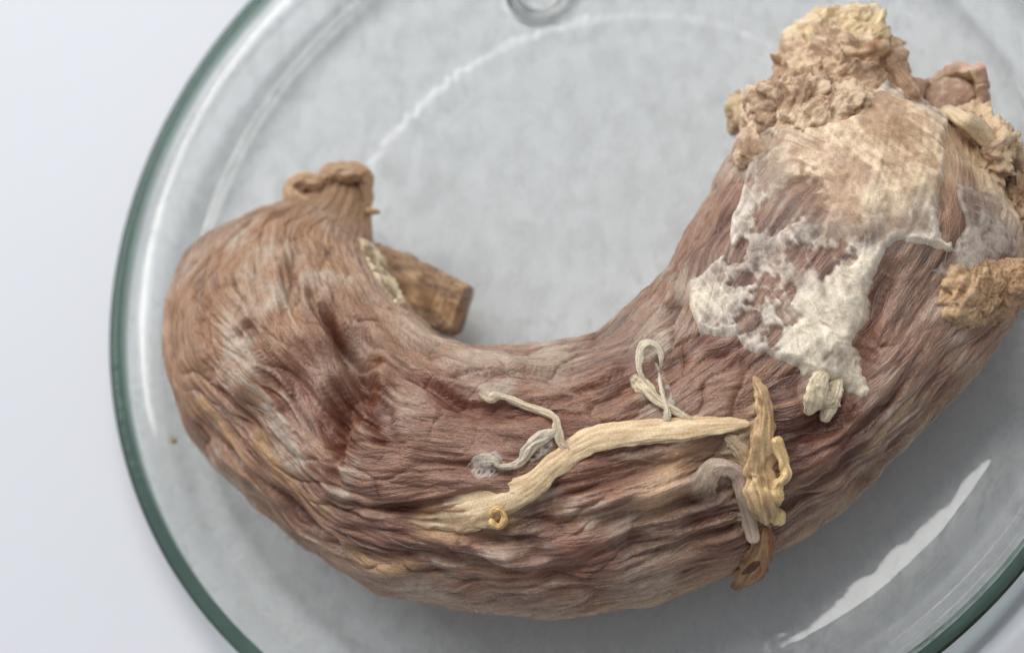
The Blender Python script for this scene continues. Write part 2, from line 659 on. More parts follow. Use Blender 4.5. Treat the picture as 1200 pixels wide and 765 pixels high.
# ------------------------------------------------------------------ fibre flow over the surface
FLOW = [
    [(540, 692), (640, 662), (760, 612), (890, 555)], [(640, 716), (760, 675), (880, 622), (960, 565)],
    [(230, 440), (290, 500), (350, 565), (390, 602), (450, 618)], [(250, 380), (300, 450), (350, 510), (400, 575)],
    [(330, 300), (335, 380), (370, 440), (410, 500)], [(390, 280), (420, 345), (470, 395), (540, 430)],
    [(350, 290), (385, 360), (430, 420), (500, 455), (600, 470)], [(400, 520), (480, 520), (560, 535)],
    [(400, 600), (480, 590), (560, 560), (640, 545)], [(410, 630), (500, 640), (600, 660), (700, 660)],
    [(760, 480), (820, 440), (870, 425)], [(700, 450), (780, 400), (810, 330)], [(600, 450), (700, 440), (780, 395)],
    [(910, 520), (980, 480), (1050, 400), (1100, 330)], [(960, 570), (1060, 480), (1140, 400)],
    [(1000, 400), (1035, 345), (1080, 310)], [(240, 320), (215, 380), (222, 450), (260, 520), (330, 590)],
    [(640, 600), (720, 580), (800, 555)], [(880, 250), (900, 210), (930, 190)],
]
fx = np.full((NS, NT), 0.35)
fy = np.zeros((NS, NT))
for stq in FLOW:
    P3 = poly3(stq, 24)
    ijs = np.array([IJ(*p) for p in catmull(np.array(stq, float), 24)])
    r = near_stroke(P3, 16.0)
    if r is None:
        continue
    si, sj, dm, par = r
    g = np.gradient(ijs.astype(float), axis=0)
    ph = np.array([math.atan2(g[k, 1] * SV[tuple(ijs[k])], g[k, 0] * SU[tuple(ijs[k])]) for k in range(24)])
    kk = np.clip((par * 23).round().astype(int), 0, 23)
    wgt = np.exp(-(dm / 6.5) ** 2) * 2.0
    fx[si, sj] += wgt * np.cos(2 * ph[kk])
    fy[si, sj] += wgt * np.sin(2 * ph[kk])
fx = gsmooth(gsmooth(fx, 8, 0), 8, 1, True)
fy = gsmooth(gsmooth(fy, 8, 0), 8, 1, True)
PHI = 0.5 * np.arctan2(fy, fx)
PHI += 0.20 * noise(BASE, 19, 41) + 0.06 * noise(BASE, 7.5, 42)


def bundles(du, dv, seed):
    """long tapering muscle bundles: cell number and distance to the bundle's border, over the surface"""
    U = AX_S[:, None] + 7 * noise(BASE, 22, seed) + 2.0 * noise(BASE, 7, seed + 1)
    Vv = TH[None] * 27.0 + 5.0 * noise(BASE, 16, seed + 2) + 1.3 * noise(BASE, 5, seed + 3)
    U, Vv = U / du, Vv / dv
    iu, iv = np.floor(U), np.floor(Vv)
    f1 = np.full(U.shape, 9.0)
    f2 = np.full(U.shape, 9.0)
    idc = np.zeros(U.shape)
    with np.errstate(over='ignore'):
        for a in (-1, 0, 1):
            for b in (-1, 0, 1):
                ci, cj = (iu + a + 500).astype(np.int64), (iv + b + 500).astype(np.int64)
                hx, hy, hc = _hash(ci, cj, cj * 0, seed), _hash(ci, cj, cj * 0, seed + 11), _hash(ci, cj, cj * 0, seed + 23)
                d = np.hypot(U - (iu + a + 0.5 + 0.5 * hx), Vv - (iv + b + 0.5 + 0.5 * hy))
                n1 = d < f1
                f2 = np.where(n1, f1, np.minimum(f2, d))
                idc = np.where(n1, hc, idc)
                f1 = np.where(n1, d, f1)
    return idc, f2 - f1


bid, bed = bundles(24.0, 6.0, 301)
sid, sed = bundles(13.0, 2.4, 331)
PHI += gsmooth(gsmooth(0.14 * bid, 3, 0), 3, 1, True)
STEP = 0.24
VI = (STEP * np.cos(PHI) / np.maximum(SU, 0.03)).astype(np.float32)
VJ = (STEP * np.sin(PHI) / np.maximum(SV, 0.03)).astype(np.float32)
VI = np.clip(VI, -4, 4)
VJ = np.clip(VJ, -4, 4)


def lic(src, steps, VI=VI, VJ=VJ, fine=False):
    """smear noise along the fibre direction"""
    acc = src.astype(np.float32).copy()
    tot = 1.0
    I0, J0 = np.meshgrid(np.arange(NS, dtype=np.float32), np.arange(NT, dtype=np.float32), indexing='ij')
    for sgn in (1, -1):
        x, y = I0.copy(), J0.copy()
        for k in range(steps):
            xi = np.clip(x + 0.5, 0, NS - 1).astype(np.int32)
            yj = (y + 0.5).astype(np.int32) % NT
            lx = xi * NT + yj
            x = np.clip(x + sgn * VI.ravel()[lx], 0, NS - 1)
            y = (y + sgn * VJ.ravel()[lx]) % NT
            xi = (x + 0.5).astype(np.int32).clip(0, NS - 1)
            yj = (y + 0.5).astype(np.int32) % NT
            wgt = math.cos(0.5 * math.pi * (k + 1) / (steps + 1)) ** 2
            if fine:
                x0, y0 = x.astype(np.int32).clip(0, NS - 2), y.astype(np.int32) % NT
                ax, ay = np.clip(x - x0, 0, 1), y - np.floor(y)
                y1 = (y0 + 1) % NT
                sr = src.ravel()
                b0 = x0 * NT
                acc += wgt * ((1 - ax) * ((1 - ay) * sr[b0 + y0] + ay * sr[b0 + y1]) + ax * ((1 - ay) * sr[b0 + NT + y0] + ay * sr[b0 + NT + y1]))
            else:
                acc += wgt * src.ravel()[xi * NT + yj]
            tot += wgt
    acc -= acc.mean()
    return acc / acc.std()


white = rng.standard_normal((NS, NT)).astype(np.float32)
white = gsmooth(gsmooth(white, 0.9, 0), 0.9, 1, True).astype(np.float32)
n_f = lic(white, 30, fine=True)
w2 = rng.standard_normal((NS, NT)).astype(np.float32)
w2 = gsmooth(gsmooth(w2, 1.5, 0), 1.5, 1, True).astype(np.float32)
n_m = lic(w2, 40)
w3 = rng.standard_normal((NS, NT)).astype(np.float32)
w3 = gsmooth(gsmooth(w3, 6.5, 0), 6.5, 1, True).astype(np.float32)
n_c = lic(w3, 46)
PHX = PHI + 1.05 + 0.5 * noise(BASE, 9, 44)
n_x = lic(np.roll(w2, 333, 0), 30, np.clip(STEP * np.cos(PHX) / np.maximum(SU, 0.03), -4, 4).astype(np.float32),
          np.clip(STEP * np.sin(PHX) / np.maximum(SV, 0.03), -4, 4).astype(np.float32))
n_f, n_m, n_c, n_x = (np.clip(a, -2.6, 2.6) for a in (n_f, n_m, n_c, n_x))

# ------------------------------------------------------------------ relief
low = noise(BASE, 26, 51)
mid = fbm(BASE, 9, 2, 52)
patch = fbm(BASE, 20, 3, 61)
patch2 = fbm(BASE, 13, 3, 62)
sN = (AX_S / AX_S[-1])[:, None] + 0 * TH[None]


def blob(px, py, rad_mm, soft=0.35):
    P = BASE[IJ(px, py)]
    d = np.linalg.norm(BASE - P, axis=-1)
    return sstep(rad_mm * (1 + soft), rad_mm * (1 - soft), d + 0.22 * rad_mm * patch2)


endR = sstep(0.80, 0.93, sN)                      # the cut shoulder end
calm = sstep(0.0, 0.16, sN)
amp = (0.65 + 0.35 * patch).clip(0.25, 1.3)
ridge = 1 - np.abs(n_c) / 1.3
some = sstep(-0.5, 0.4, patch2 + 0.3)                # not every bundle is laid bare
crease = np.exp(-(bed / 0.10)) * some + 0.35 * np.exp(-(sed / 0.12)) * sstep(-0.3, 0.6, patch)
bulge = np.sqrt(np.clip(bed, 0, 0.6))
disp = (1.5 * low + 1.0 * mid + some * (0.70 * bulge + 0.25 * bid) + 0.10 * np.sqrt(np.clip(sed, 0, 0.6)) + amp * (0.07 * n_c + 0.07 * n_m)
        - 0.45 * crease + 0.11 * n_f * (0.6 + 0.4 * amp))
disp *= 0.55 + 0.45 * calm
disp = disp * (1 - 0.45 * endR) + endR * (1.2 * fbm(BASE, 7, 3, 71) - 0.5 * np.abs(fbm(BASE, 4, 2, 72)))

capped = np.maximum(sstep(26, 17, np.linalg.norm(BASE - BASE[IJ(930, 325)], axis=-1)), sstep(30, 20, np.linalg.norm(BASE - BASE[IJ(1010, 200)], axis=-1)))
disp = disp * (1 - 0.75 * capped) + 0.9 * capped

GROOVES = [  # polyline, width mm, depth mm, redness
    ([(368, 350), (385, 372), (408, 402), (418, 440), (402, 475), (394, 520)], 3.4, 6.0, 1.0),
    ([(415, 440), (436, 470), (450, 505), (462, 520)], 2.2, 2.6, 1.0),
    ([(276, 402), (292, 385), (300, 398)], 1.3, 1.6, .6),
    ([(366, 346), (378, 362), (392, 382), (410, 402), (420, 428)], 1.3, 3.0, 1.2), ([(398, 470), (394, 505), (392, 540), (398, 575)], 1.4, 2.2, 1.1),
    ([(300, 412), (318, 450), (340, 490), (352, 520)], 1.1, 1.6, .8), ([(480, 436), (500, 452), (530, 470), (560, 478)], 1.3, 2.0, 1.1),
    ([(640, 470), (690, 452), (740, 430)], 1.0, 1.2, .7), ([(430, 600), (520, 590), (570, 575)], 1.0, 1.4, .7), ([(720, 640), (800, 615), (860, 596)], 1.0, 1.6, .7),
    ([(930, 560), (1010, 490), (1075, 420)], 1.0, 1.3, .5), ([(240, 430), (275, 480), (320, 535)], 1.0, 1.2, .5),
    ([(300, 400), (330, 440), (360, 470), (392, 520)], 2.4, 2.2, .9),
    ([(392, 592), (450, 598), (520, 612), (590, 636), (650, 650)], 1.9, 2.0, .6),
    ([(392, 640), (440, 652), (520, 650), (600, 668), (700, 688)], 1.8, 1.8, .7),
    ([(600, 612), (680, 575), (760, 548), (830, 540)], 2.2, 2.2, .5),
    ([(500, 462), (540, 474), (600, 478), (660, 482)], 2.0, 1.6, 1.0),
    ([(500, 540), (560, 548), (610, 556)], 1.7, 1.4, .9),
    ([(690, 610), (770, 602), (840, 575), (900, 560)], 1.9, 1.8, .5),
    ([(640, 672), (700, 650), (770, 640)], 2.0, 1.6, .9),
    ([(1015, 405), (1000, 440), (965, 490), (925, 530)], 2.8, 2.8, .8),
    ([(1040, 320), (1020, 360), (1005, 400)], 2.6, 2.2, .7),
    ([(235, 500), (300, 560), (370, 622), (420, 660)], 1.3, 1.2, .3),
    ([(560, 640), (640, 622), (700, 596)], 1.2, 1.1, .3),
    ([(740, 668), (830, 632), (920, 590), (1000, 520)], 1.5, 1.6, .2),
    ([(900, 640), (985, 585), (1050, 510), (1100, 465)], 1.7, 2.2, .2),
    ([(470, 430), (540, 440), (620, 436), (700, 430)], 1.2, 1.0, .4),
    ([(700, 480), (745, 455), (800, 425)], 1.4, 1.2, .5),
    ([(255, 330), (240, 390), (250, 440)], 1.3, 0.9, .2),
    ([(355, 285), (340, 330), (345, 370)], 1.6, 1.3, .2),
]
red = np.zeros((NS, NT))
groove = np.zeros((NS, NT))
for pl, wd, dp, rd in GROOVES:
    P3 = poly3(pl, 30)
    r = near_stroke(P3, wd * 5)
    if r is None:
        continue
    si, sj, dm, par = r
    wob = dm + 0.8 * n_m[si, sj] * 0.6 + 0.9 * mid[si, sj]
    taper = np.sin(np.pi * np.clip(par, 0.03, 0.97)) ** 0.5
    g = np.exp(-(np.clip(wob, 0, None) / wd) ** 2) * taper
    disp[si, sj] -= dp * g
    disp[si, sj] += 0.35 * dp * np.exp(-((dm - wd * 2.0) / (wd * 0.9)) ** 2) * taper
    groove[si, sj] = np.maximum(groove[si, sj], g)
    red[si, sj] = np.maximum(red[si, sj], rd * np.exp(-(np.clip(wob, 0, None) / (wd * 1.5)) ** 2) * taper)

RIDGES = [
    ([(395, 275), (430, 335), (480, 385), (545, 425), (620, 432)], 5.0, 2.0),
    ([(420, 500), (480, 500), (560, 510)], 4.5, 1.6),
    ([(330, 480), (365, 545), (385, 590)], 4.0, 1.6),
    ([(800, 530), (778, 565), (762, 596)], 4.5, 1.6),
    ([(900, 575), (990, 510), (1090, 400)], 6.0, 1.6),
    ([(420, 560), (520, 560), (600, 545)], 4.0, 1.0),
    ([(500, 630), (620, 650), (700, 640)], 4.0, 1.0),
]
for pl, wd, hg in RIDGES:
    r = near_stroke(poly3(pl, 24), wd * 3)
    si, sj, dm, par = r
    disp[si, sj] += hg * np.exp(-(dm / wd) ** 2) * np.sin(np.pi * np.clip(par, 0.02, 0.98)) ** 0.6
under = sstep(0.1, -0.5, NRM[..., 2])
disp *= 1 - 0.6 * under

# ------------------------------------------------------------------ flesh colour
c_mid, c_dark, c_pale = alb(144, 108, 86), alb(80, 48, 37), alb(184, 156, 131)
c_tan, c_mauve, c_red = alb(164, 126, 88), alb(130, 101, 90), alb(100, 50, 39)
c_gray, c_cream = alb(180, 166, 150), alb(214, 196, 164)
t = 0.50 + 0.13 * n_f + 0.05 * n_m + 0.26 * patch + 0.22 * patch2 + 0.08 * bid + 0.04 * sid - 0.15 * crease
colr = mix(np.broadcast_to(c_dark, BASE.shape), c_mid, sstep(0.0, 0.55, t))
colr = mix(colr, c_pale, sstep(0.55, 1.2, t) * 0.75)
leftside = sstep(0.36, 0.22, sN + 0.05 * patch)
colr = mix(colr, colr * 0.45 + 0.55 * c_tan, (0.6 * leftside).clip(0, 1))
colr = mix(colr, colr * 0.5 + 0.5 * c_mauve, (sstep(0.25, 0.75, patch + 0.3) * 0.45 * (1 - leftside)).clip(0, 1))
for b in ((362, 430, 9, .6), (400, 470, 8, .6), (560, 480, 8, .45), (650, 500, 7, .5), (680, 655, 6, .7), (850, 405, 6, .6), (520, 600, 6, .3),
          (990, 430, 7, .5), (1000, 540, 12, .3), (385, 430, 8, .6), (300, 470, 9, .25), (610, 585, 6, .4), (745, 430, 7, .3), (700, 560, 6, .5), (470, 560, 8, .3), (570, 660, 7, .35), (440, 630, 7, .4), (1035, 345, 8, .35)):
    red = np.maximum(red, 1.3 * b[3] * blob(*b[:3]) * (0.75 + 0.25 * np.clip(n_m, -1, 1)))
mid_body = sstep(0.22, 0.34, sN) * sstep(0.80, 0.66, sN)
colr = mix(colr, colr * 0.5 + 0.5 * c_dark, 0.30 * mid_body * sstep(-0.4, 0.5, patch2 + 0.2))
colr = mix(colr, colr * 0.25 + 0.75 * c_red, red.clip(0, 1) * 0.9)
# pale dry film lying over parts of the flesh
film = np.zeros((NS, NT))
for b in ((450, 330, 9, .55), (500, 395, 9, .6), (570, 425, 9, .5), (650, 420, 9, .45), (740, 390, 9, .5), (500, 700, 8, .6), (620, 712, 9, .6),
          (760, 690, 9, .5), (760, 630, 9, .5), (420, 400, 5, .5), (470, 480, 6, .4), (330, 300, 7, .4), (960, 600, 9, .5), (1050, 500, 9, .35),
          (820, 330, 8, .5), (1080, 330, 10, .4), (600, 620, 6, .4), (390, 250, 7, .3)):
    film = np.maximum(film, b[3] * blob(*b[:3]))
film = np.maximum(1.15 * film, 0.85 * sstep(0.0, 0.7, fbm(BASE, 12, 4, 64) + 0.05 * n_m + 0.08 * n_f) * (1 - 0.75 * groove))
wisp = sstep(-0.5, 1.2, 0.10 * n_m + 0.10 * n_x + patch2 + 0.22 * n_f + 0.5 * fbm(BASE, 2.2, 3, 67))
colr = mix(colr, c_gray, (film * (0.25 + 0.75 * wisp)).clip(0, 0.85))
colr = mix(colr, c_gray, 0.16 * sstep(0.6, 1.5, 0.5 * n_m + 0.9 * patch2 + 0.5 * fbm(BASE, 2.6, 2, 68)) * (1 - red))
# yellow tendon lines
for pl, wd in (([(296, 512), (325, 555), (350, 582), (378, 602)], 1.5), ([(395, 640), (430, 660), (480, 665)], 1.8), ([(1060, 470), (1010, 525)], 1.5),
               ([(232, 470), (262, 512), (300, 556)], 1.2)):
    si, sj, dm, par = near_stroke(poly3(pl, 20), wd * 4)
    g = np.exp(-(np.clip(dm + 0.5 * n_m[si, sj] * .5, 0, None) / wd) ** 2)
    colr[si, sj] = mix(colr[si, sj], alb(178, 146, 98), 0.55 * g * (0.7 + 0.3 * np.clip(n_f[si, sj], -1, 1)))
    disp[si, sj] += 0.5 * g
for pl, wd, cl, st in (([(800, 522), (785, 552), (765, 590)], 3.6, alb(186, 152, 118), .75), ([(500, 612), (540, 606), (585, 596)], 3.4, alb(182, 146, 106), .8),
                       ([(455, 345), (500, 392), (560, 418), (640, 416)], 3.6, alb(176, 158, 136), .6), ([(395, 262), (430, 330), (480, 385)], 4.5, alb(164, 136, 116), .55)):
    si, sj, dm, par = near_stroke(poly3(pl, 20), wd * 3)
    g = np.exp(-(np.clip(dm + 0.8 * n_m[si, sj] + 0.6 * n_f[si, sj], 0, None) / wd) ** 2)
    colr[si, sj] = mix(colr[si, sj], cl * (1 + 0.13 * n_f[si, sj] + 0.08 * n_m[si, sj])[..., None], st * g)
# the shoulder end is tan, spongy tissue; the lower skirt is pale
colr = mix(colr, mix(np.broadcast_to(alb(176, 142, 108), BASE.shape), alb(206, 182, 150), sstep(-0.6, 0.7, patch2)), endR * sstep(-0.5, 0.2, patch + 0.55))
skirt = sstep(0.35, -0.25, NRM[..., 2])
colr = mix(colr, alb(170, 145, 118), 0.6 * skirt)
colr = mix(colr, alb(162, 130, 102), sstep(0.075, 0.03, sN))
disp += 0.04 * film * n_x
FIN = BASE + NRM * disp[..., None]
FIN[..., 2] = np.maximum(FIN[..., 2], BASE_TOP + 0.35)
capA, capB = FIN[0].mean(0), FIN[-1].mean(0)
V = np.concatenate([FIN.reshape(-1, 3), capA[None], capB[None]])
F = grid_faces(NS, NT, True)
if FLIP:
    F = F[:, ::-1]
ia, ib = NS * NT, NS * NT + 1
jr = np.arange(NT)
capf = np.stack([np.full(NT, ia), jr, (jr + 1) % NT, (jr + 1) % NT], 1)
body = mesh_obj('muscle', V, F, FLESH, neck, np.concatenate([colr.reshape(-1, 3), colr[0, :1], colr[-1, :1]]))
gp = np.zeros((len(V), 3), np.float32)
gp[:NS * NT, 0] = (AX_S[:, None] + 0 * TH[None]).ravel()
gp[:NS * NT, 1] = (TH[None] * 26.0 + 0 * AX_S[:, None]).ravel()
ga = body.data.attributes.new('grain_place', 'FLOAT_VECTOR', 'POINT')
ga.data.foreach_set('vector', gp.ravel())
gn = np.zeros(len(V), np.float32)
gn[:NS * NT] = np.clip(PHI, -0.9, 0.9).ravel()
vl = np.zeros(len(V), np.float32)
vl[:NS * NT] = (0.9 * film * (0.35 + 0.65 * wisp)).clip(0, 0.8).ravel()
ga = body.data.attributes.new('veil', 'FLOAT', 'POINT')
ga.data.foreach_set('value', vl)
ga = body.data.attributes.new('grain_angle', 'FLOAT', 'POINT')
ga.data.foreach_set('value', gn)
body['label'] = 'brown fibrous cooked muscle of the neck'

# ------------------------------------------------------------------ builders for what lies on the flesh
FPX_, FPY_ = project(FIN)
_fpx, _fpy = FPX_[_fi, _fj], FPY_[_fi, _fj]


def S(px, py, off=0.0):
    i, j = IJ(px, py)
    return FIN[i, j] + NRM[i, j] * off


def SN(px, py):
    return NRM[IJ(px, py)]


def streaks(n, m, seed, stretch=10.0, freq=4.0):
    a, b = np.meshgrid(np.arange(n), np.arange(m), indexing='ij')
    th = b / m * 2 * np.pi
    q = np.stack([a / stretch, freq * np.cos(th), freq * np.sin(th)], -1)
    return noise(q, 1.0, seed) + 0.5 * noise(q, 0.5, seed + 1)


def tube(name, pts, rad, ca, cb, mat, parent, seed=1, flat=1.0, n=None, m=20, rough=0.12, label=None, up=None, twist=0.0, sq=1.0, fibre=0.05, fade=None, cut=False, ffreq=7.0):
    """a tapering strand through 3-D points; rad is one radius per point; flat squashes it against the flesh"""
    pts = np.asarray(pts, float)
    n = n or max(30, 16 * len(pts))
    m = max(m, 40)
    C = catmull(pts, n)
    r = np.clip(catmull(np.asarray(rad, float)[:, None], n)[:, 0], 0.05, None)
    Tn = np.gradient(C, axis=0)
    Tn /= np.linalg.norm(Tn, axis=1, keepdims=True)
    if up is None:
        up = np.array([0.25, -0.4, 0.9])
    up = np.broadcast_to(np.asarray(up, float), C.shape)
    B = np.cross(Tn, up)
    B /= np.linalg.norm(B, axis=1, keepdims=True)
    Nn = np.cross(B, Tn)
    th = np.linspace(0, 2 * np.pi, m, endpoint=False)
    tw = twist * np.linspace(0, 1, n)[:, None]
    arc = np.concatenate([[0], np.cumsum(np.linalg.norm(np.diff(C, axis=0), axis=1))])
    ed_ = np.minimum(arc, arc[-1] - arc)
    endc = np.sqrt(np.clip(1 - (1 - np.clip(ed_ / (0.6 if cut else 1.3 * r), 0, 1)) ** 2, 0.0005, 1))
    fb = streaks(n, m, seed + 21, 22.0, ffreq)
    rr = (r * endc)[:, None] * (1 + rough * streaks(n, m, seed, 7.0, 2.0) + 0.6 * rough * streaks(n, m, seed + 5, 16.0) + fibre * fb)
    pw = lambda v: np.sign(v) * np.abs(v) ** sq
    x, y = pw(np.cos(th))[None] * rr, pw(np.sin(th))[None] * rr * flat
    xt, yt = x * np.cos(tw) - y * np.sin(tw), x * np.sin(tw) + y * np.cos(tw)
    P = C[:, None] + B[:, None] * xt[..., None] + Nn[:, None] * yt[..., None]
    sc_ = 0.6 * streaks(n, m, seed + 9, 12.0) + 0.55 * fb
    c = mix(np.broadcast_to(ca, P.shape), cb, sstep(-0.8, 0.9, sc_))
    op = None
    if fade:
        k_ = np.arange(n) / (n - 1)
        op = np.clip(k_ / max(fade[0], 1e-4), 0, 1) * np.clip((1 - k_) / max(fade[1], 1e-4), 0, 1)
        op = sstep(0.0, 1.0, op)[:, None] * (fade[2] + 0.25 * (sc_ - 0.2))
        op = np.clip(op, 0, 1).ravel()
    if op is None:
        op = np.ones(n * m)
    gr = np.stack([np.broadcast_to(arc[:, None], (n, m)), np.broadcast_to((th * r.mean())[None], (n, m)), np.zeros((n, m))], -1) + seed * 13.0
    if mat is FILM:
        mat = CORD
    elif mat is MUSCLE:
        mat = FLESH
    o = mesh_obj(name, P.reshape(-1, 3), grid_faces(n, m, True), mat, parent, c.reshape(-1, 3), op, grain=gr)
    if label:
        o['label'] = label
    return o


def lump(name, cen, rad, ca, cb, mat, parent, seed=1, amp=0.25, fold=0.25, fs=4.0, nrm=(0, 0, 1), side=(1, 0, 0), res=64, label=None):
    """a knobbly piece of tissue"""
    cen = np.asarray(cen, float)
    nz = np.asarray(nrm, float)
    nz /= np.linalg.norm(nz)
    sx = np.asarray(side, float)
    sx = sx - nz * (sx @ nz)
    sx /= np.linalg.norm(sx)
    sy = np.cross(nz, sx)
    a, b = np.meshgrid(np.linspace(0.02, np.pi - 0.02, res), np.linspace(0, 2 * np.pi, res * 2, endpoint=False), indexing='ij')
    d = np.stack([np.sin(a) * np.cos(b), np.sin(a) * np.sin(b), np.cos(a)], -1)
    P0 = (d[..., :1] * rad[0] * sx + d[..., 1:2] * rad[1] * sy + d[..., 2:] * rad[2] * nz)
    q = P0 + seed * 37.0
    big = fbm(q, fs * 2.2, 2, seed)
    q2 = q + 0.35 * fs * np.stack([noise(q, fs, seed + 51), noise(q, fs, seed + 52), noise(q, fs, seed + 53)], -1)
    q2 = q2 * np.array([1.0, 0.6, 1.0])
    f1 = np.abs(noise(q2, fs * 0.9, seed + 3)) + 0.5 * np.abs(noise(q2, fs * 0.45, seed + 4))
    f2 = noise(q, fs * 0.16, seed + 7)
    f3 = fbm(q2, fs * 0.5, 4, seed + 61, 0.6)
    k = 1 + amp * big + fold * 0.55 * (np.minimum(f1, 0.6) - 0.35) + 0.30 * fold * f3
    # folds stand out, creases run in between
    P = cen + P0 * k[..., None]
    c = mix(np.broadcast_to(ca, P.shape), cb, sstep(-0.7, 0.7, 0.6 * big + 0.6 * noise(q, fs * 0.5, seed + 11) + 0.5 * f2))
    o = mesh_obj(name, P.reshape(-1, 3), grid_faces(res, res * 2, True), mat, parent, c.reshape(-1, 3))
    if label:
        o['label'] = label
    return o


def loft(name, rows, ca, cb, mat, parent, seed=1, thick=0.7, crumple=0.5, cs=4.0, nu=60, nv=60, label=None, opac=None, inner=None, root=0.0):
    """a thin sheet with real thickness through rows of 3-D points"""
    R0 = np.stack([catmull(np.asarray(r, float), nv) for r in rows])
    G = np.stack([catmull(R0[:, k], nu) for k in range(nv)], 1)
    G = G + crumple * 0.9 * np.stack([fbm(G, 4.0, 2, seed + 31), fbm(G, 4.0, 2, seed + 37), fbm(G, 4.0, 2, seed + 43)], -1)
    N_ = grid_normals(G)
    G = G + N_ * (crumple * (fbm(G, cs, 3, seed)))[..., None]
    N_ = grid_normals(G)
    u = np.minimum(np.arange(nu), nu - 1 - np.arange(nu))[:, None] / 3.0
    v = np.minimum(np.arange(nv), nv - 1 - np.arange(nv))[None] / 3.0
    e = np.sqrt(np.clip(1 - (1 - np.clip(np.minimum(u, v), 0, 1)) ** 2, 0, 1)) * thick * 0.5 * (1 + 0.4 * noise(G, 2.2, seed + 3))
    A, B = G + N_ * e[..., None], G - N_ * e[..., None]
    f = grid_faces(nu, nv)
    P = np.concatenate([A.reshape(-1, 3), B.reshape(-1, 3)])
    F_ = np.concatenate([f, f[:, ::-1] + nu * nv])
    tt = sstep(-0.8, 0.8, fbm(G, cs * 0.7, 3, seed + 5))
    c = mix(np.broadcast_to(ca, G.shape), cb, tt).reshape(-1, 3)
    c2 = c if inner is None else mix(np.broadcast_to(inner, G.shape), cb, tt * 0.3).reshape(-1, 3)
    op = None
    if opac is not None:
        op = np.clip(opac[0] + opac[1] * fbm(G, 2.5, 3, seed + 8), 0.02, 1).ravel()
        if root:
            op = (op.reshape(nu, nv) * sstep(0.0, root, np.linspace(0, 1, nu))[:, None]).ravel()
        op = np.concatenate([op, op])
    o = mesh_obj(name, P, F_, mat, parent, np.concatenate([c, c2]), op)
    if label:
        o['label'] = label
    return o


SMO = gsmooth(gsmooth(FIN, 5, 0), 5, 1, True)


def sheet(name, poly, mat, parent, fn, wob=1.6, seed=1, label=None, pad=4.0):
    """a film or pad that follows the flesh inside an outline; fn gives thickness, colour and cover from the distance to the edge"""
    poly = list(poly) + [poly[0]]
    dense = []
    for a, b in zip(poly[:-1], poly[1:]):
        for k in range(6):
            dense.append((a[0] + (b[0] - a[0]) * k / 6, a[1] + (b[1] - a[1]) * k / 6))
    dense.append(poly[0])
    ij = np.array([IJ(*p) for p in dense], float)
    P3 = np.array([BASE[int(i), int(j)] for i, j in ij])
    si, sj, dm, par = near_stroke(P3, pad)
    I, J = np.meshgrid(np.arange(si.start, si.stop), np.arange(sj.start, sj.stop), indexing='ij')
    ins = np.zeros(I.shape, bool)
    for (i0, j0), (i1, j1) in zip(ij[:-1], ij[1:]):
        if j0 == j1:
            continue
        c = ((J >= min(j0, j1)) & (J < max(j0, j1)))
        xi = i0 + (J - j0) / (j1 - j0) * (i1 - i0)
        ins ^= c & (I < xi)
    B = BASE[si, sj]
    sd = np.where(ins, dm, -dm) + wob * fbm(B, 5.0, 3, seed)
    h, c, op = fn(sd, B, si, sj)
    P = SMO[si, sj] + NRM[si, sj] * h[..., None]
    keep = sd > -0.8
    f = grid_faces(*sd.shape)
    if FLIP:
        f = f[:, ::-1]
    kf = keep.ravel()[f].any(1)
    f = f[kf]
    used = np.unique(f)
    remap = np.full(sd.size, -1)
    remap[used] = np.arange(len(used))
    o = mesh_obj(name, P.reshape(-1, 3)[used], remap[f], mat, parent, c.reshape(-1, 3)[used], op.ravel()[used] if op is not None else None)
    if label:
        o['label'] = label
    return o


# ------------------------------------------------------------------ the white torn membrane
def dist_to(B, px, py):
    return np.linalg.norm(B - BASE[IJ(px, py)], axis=-1)


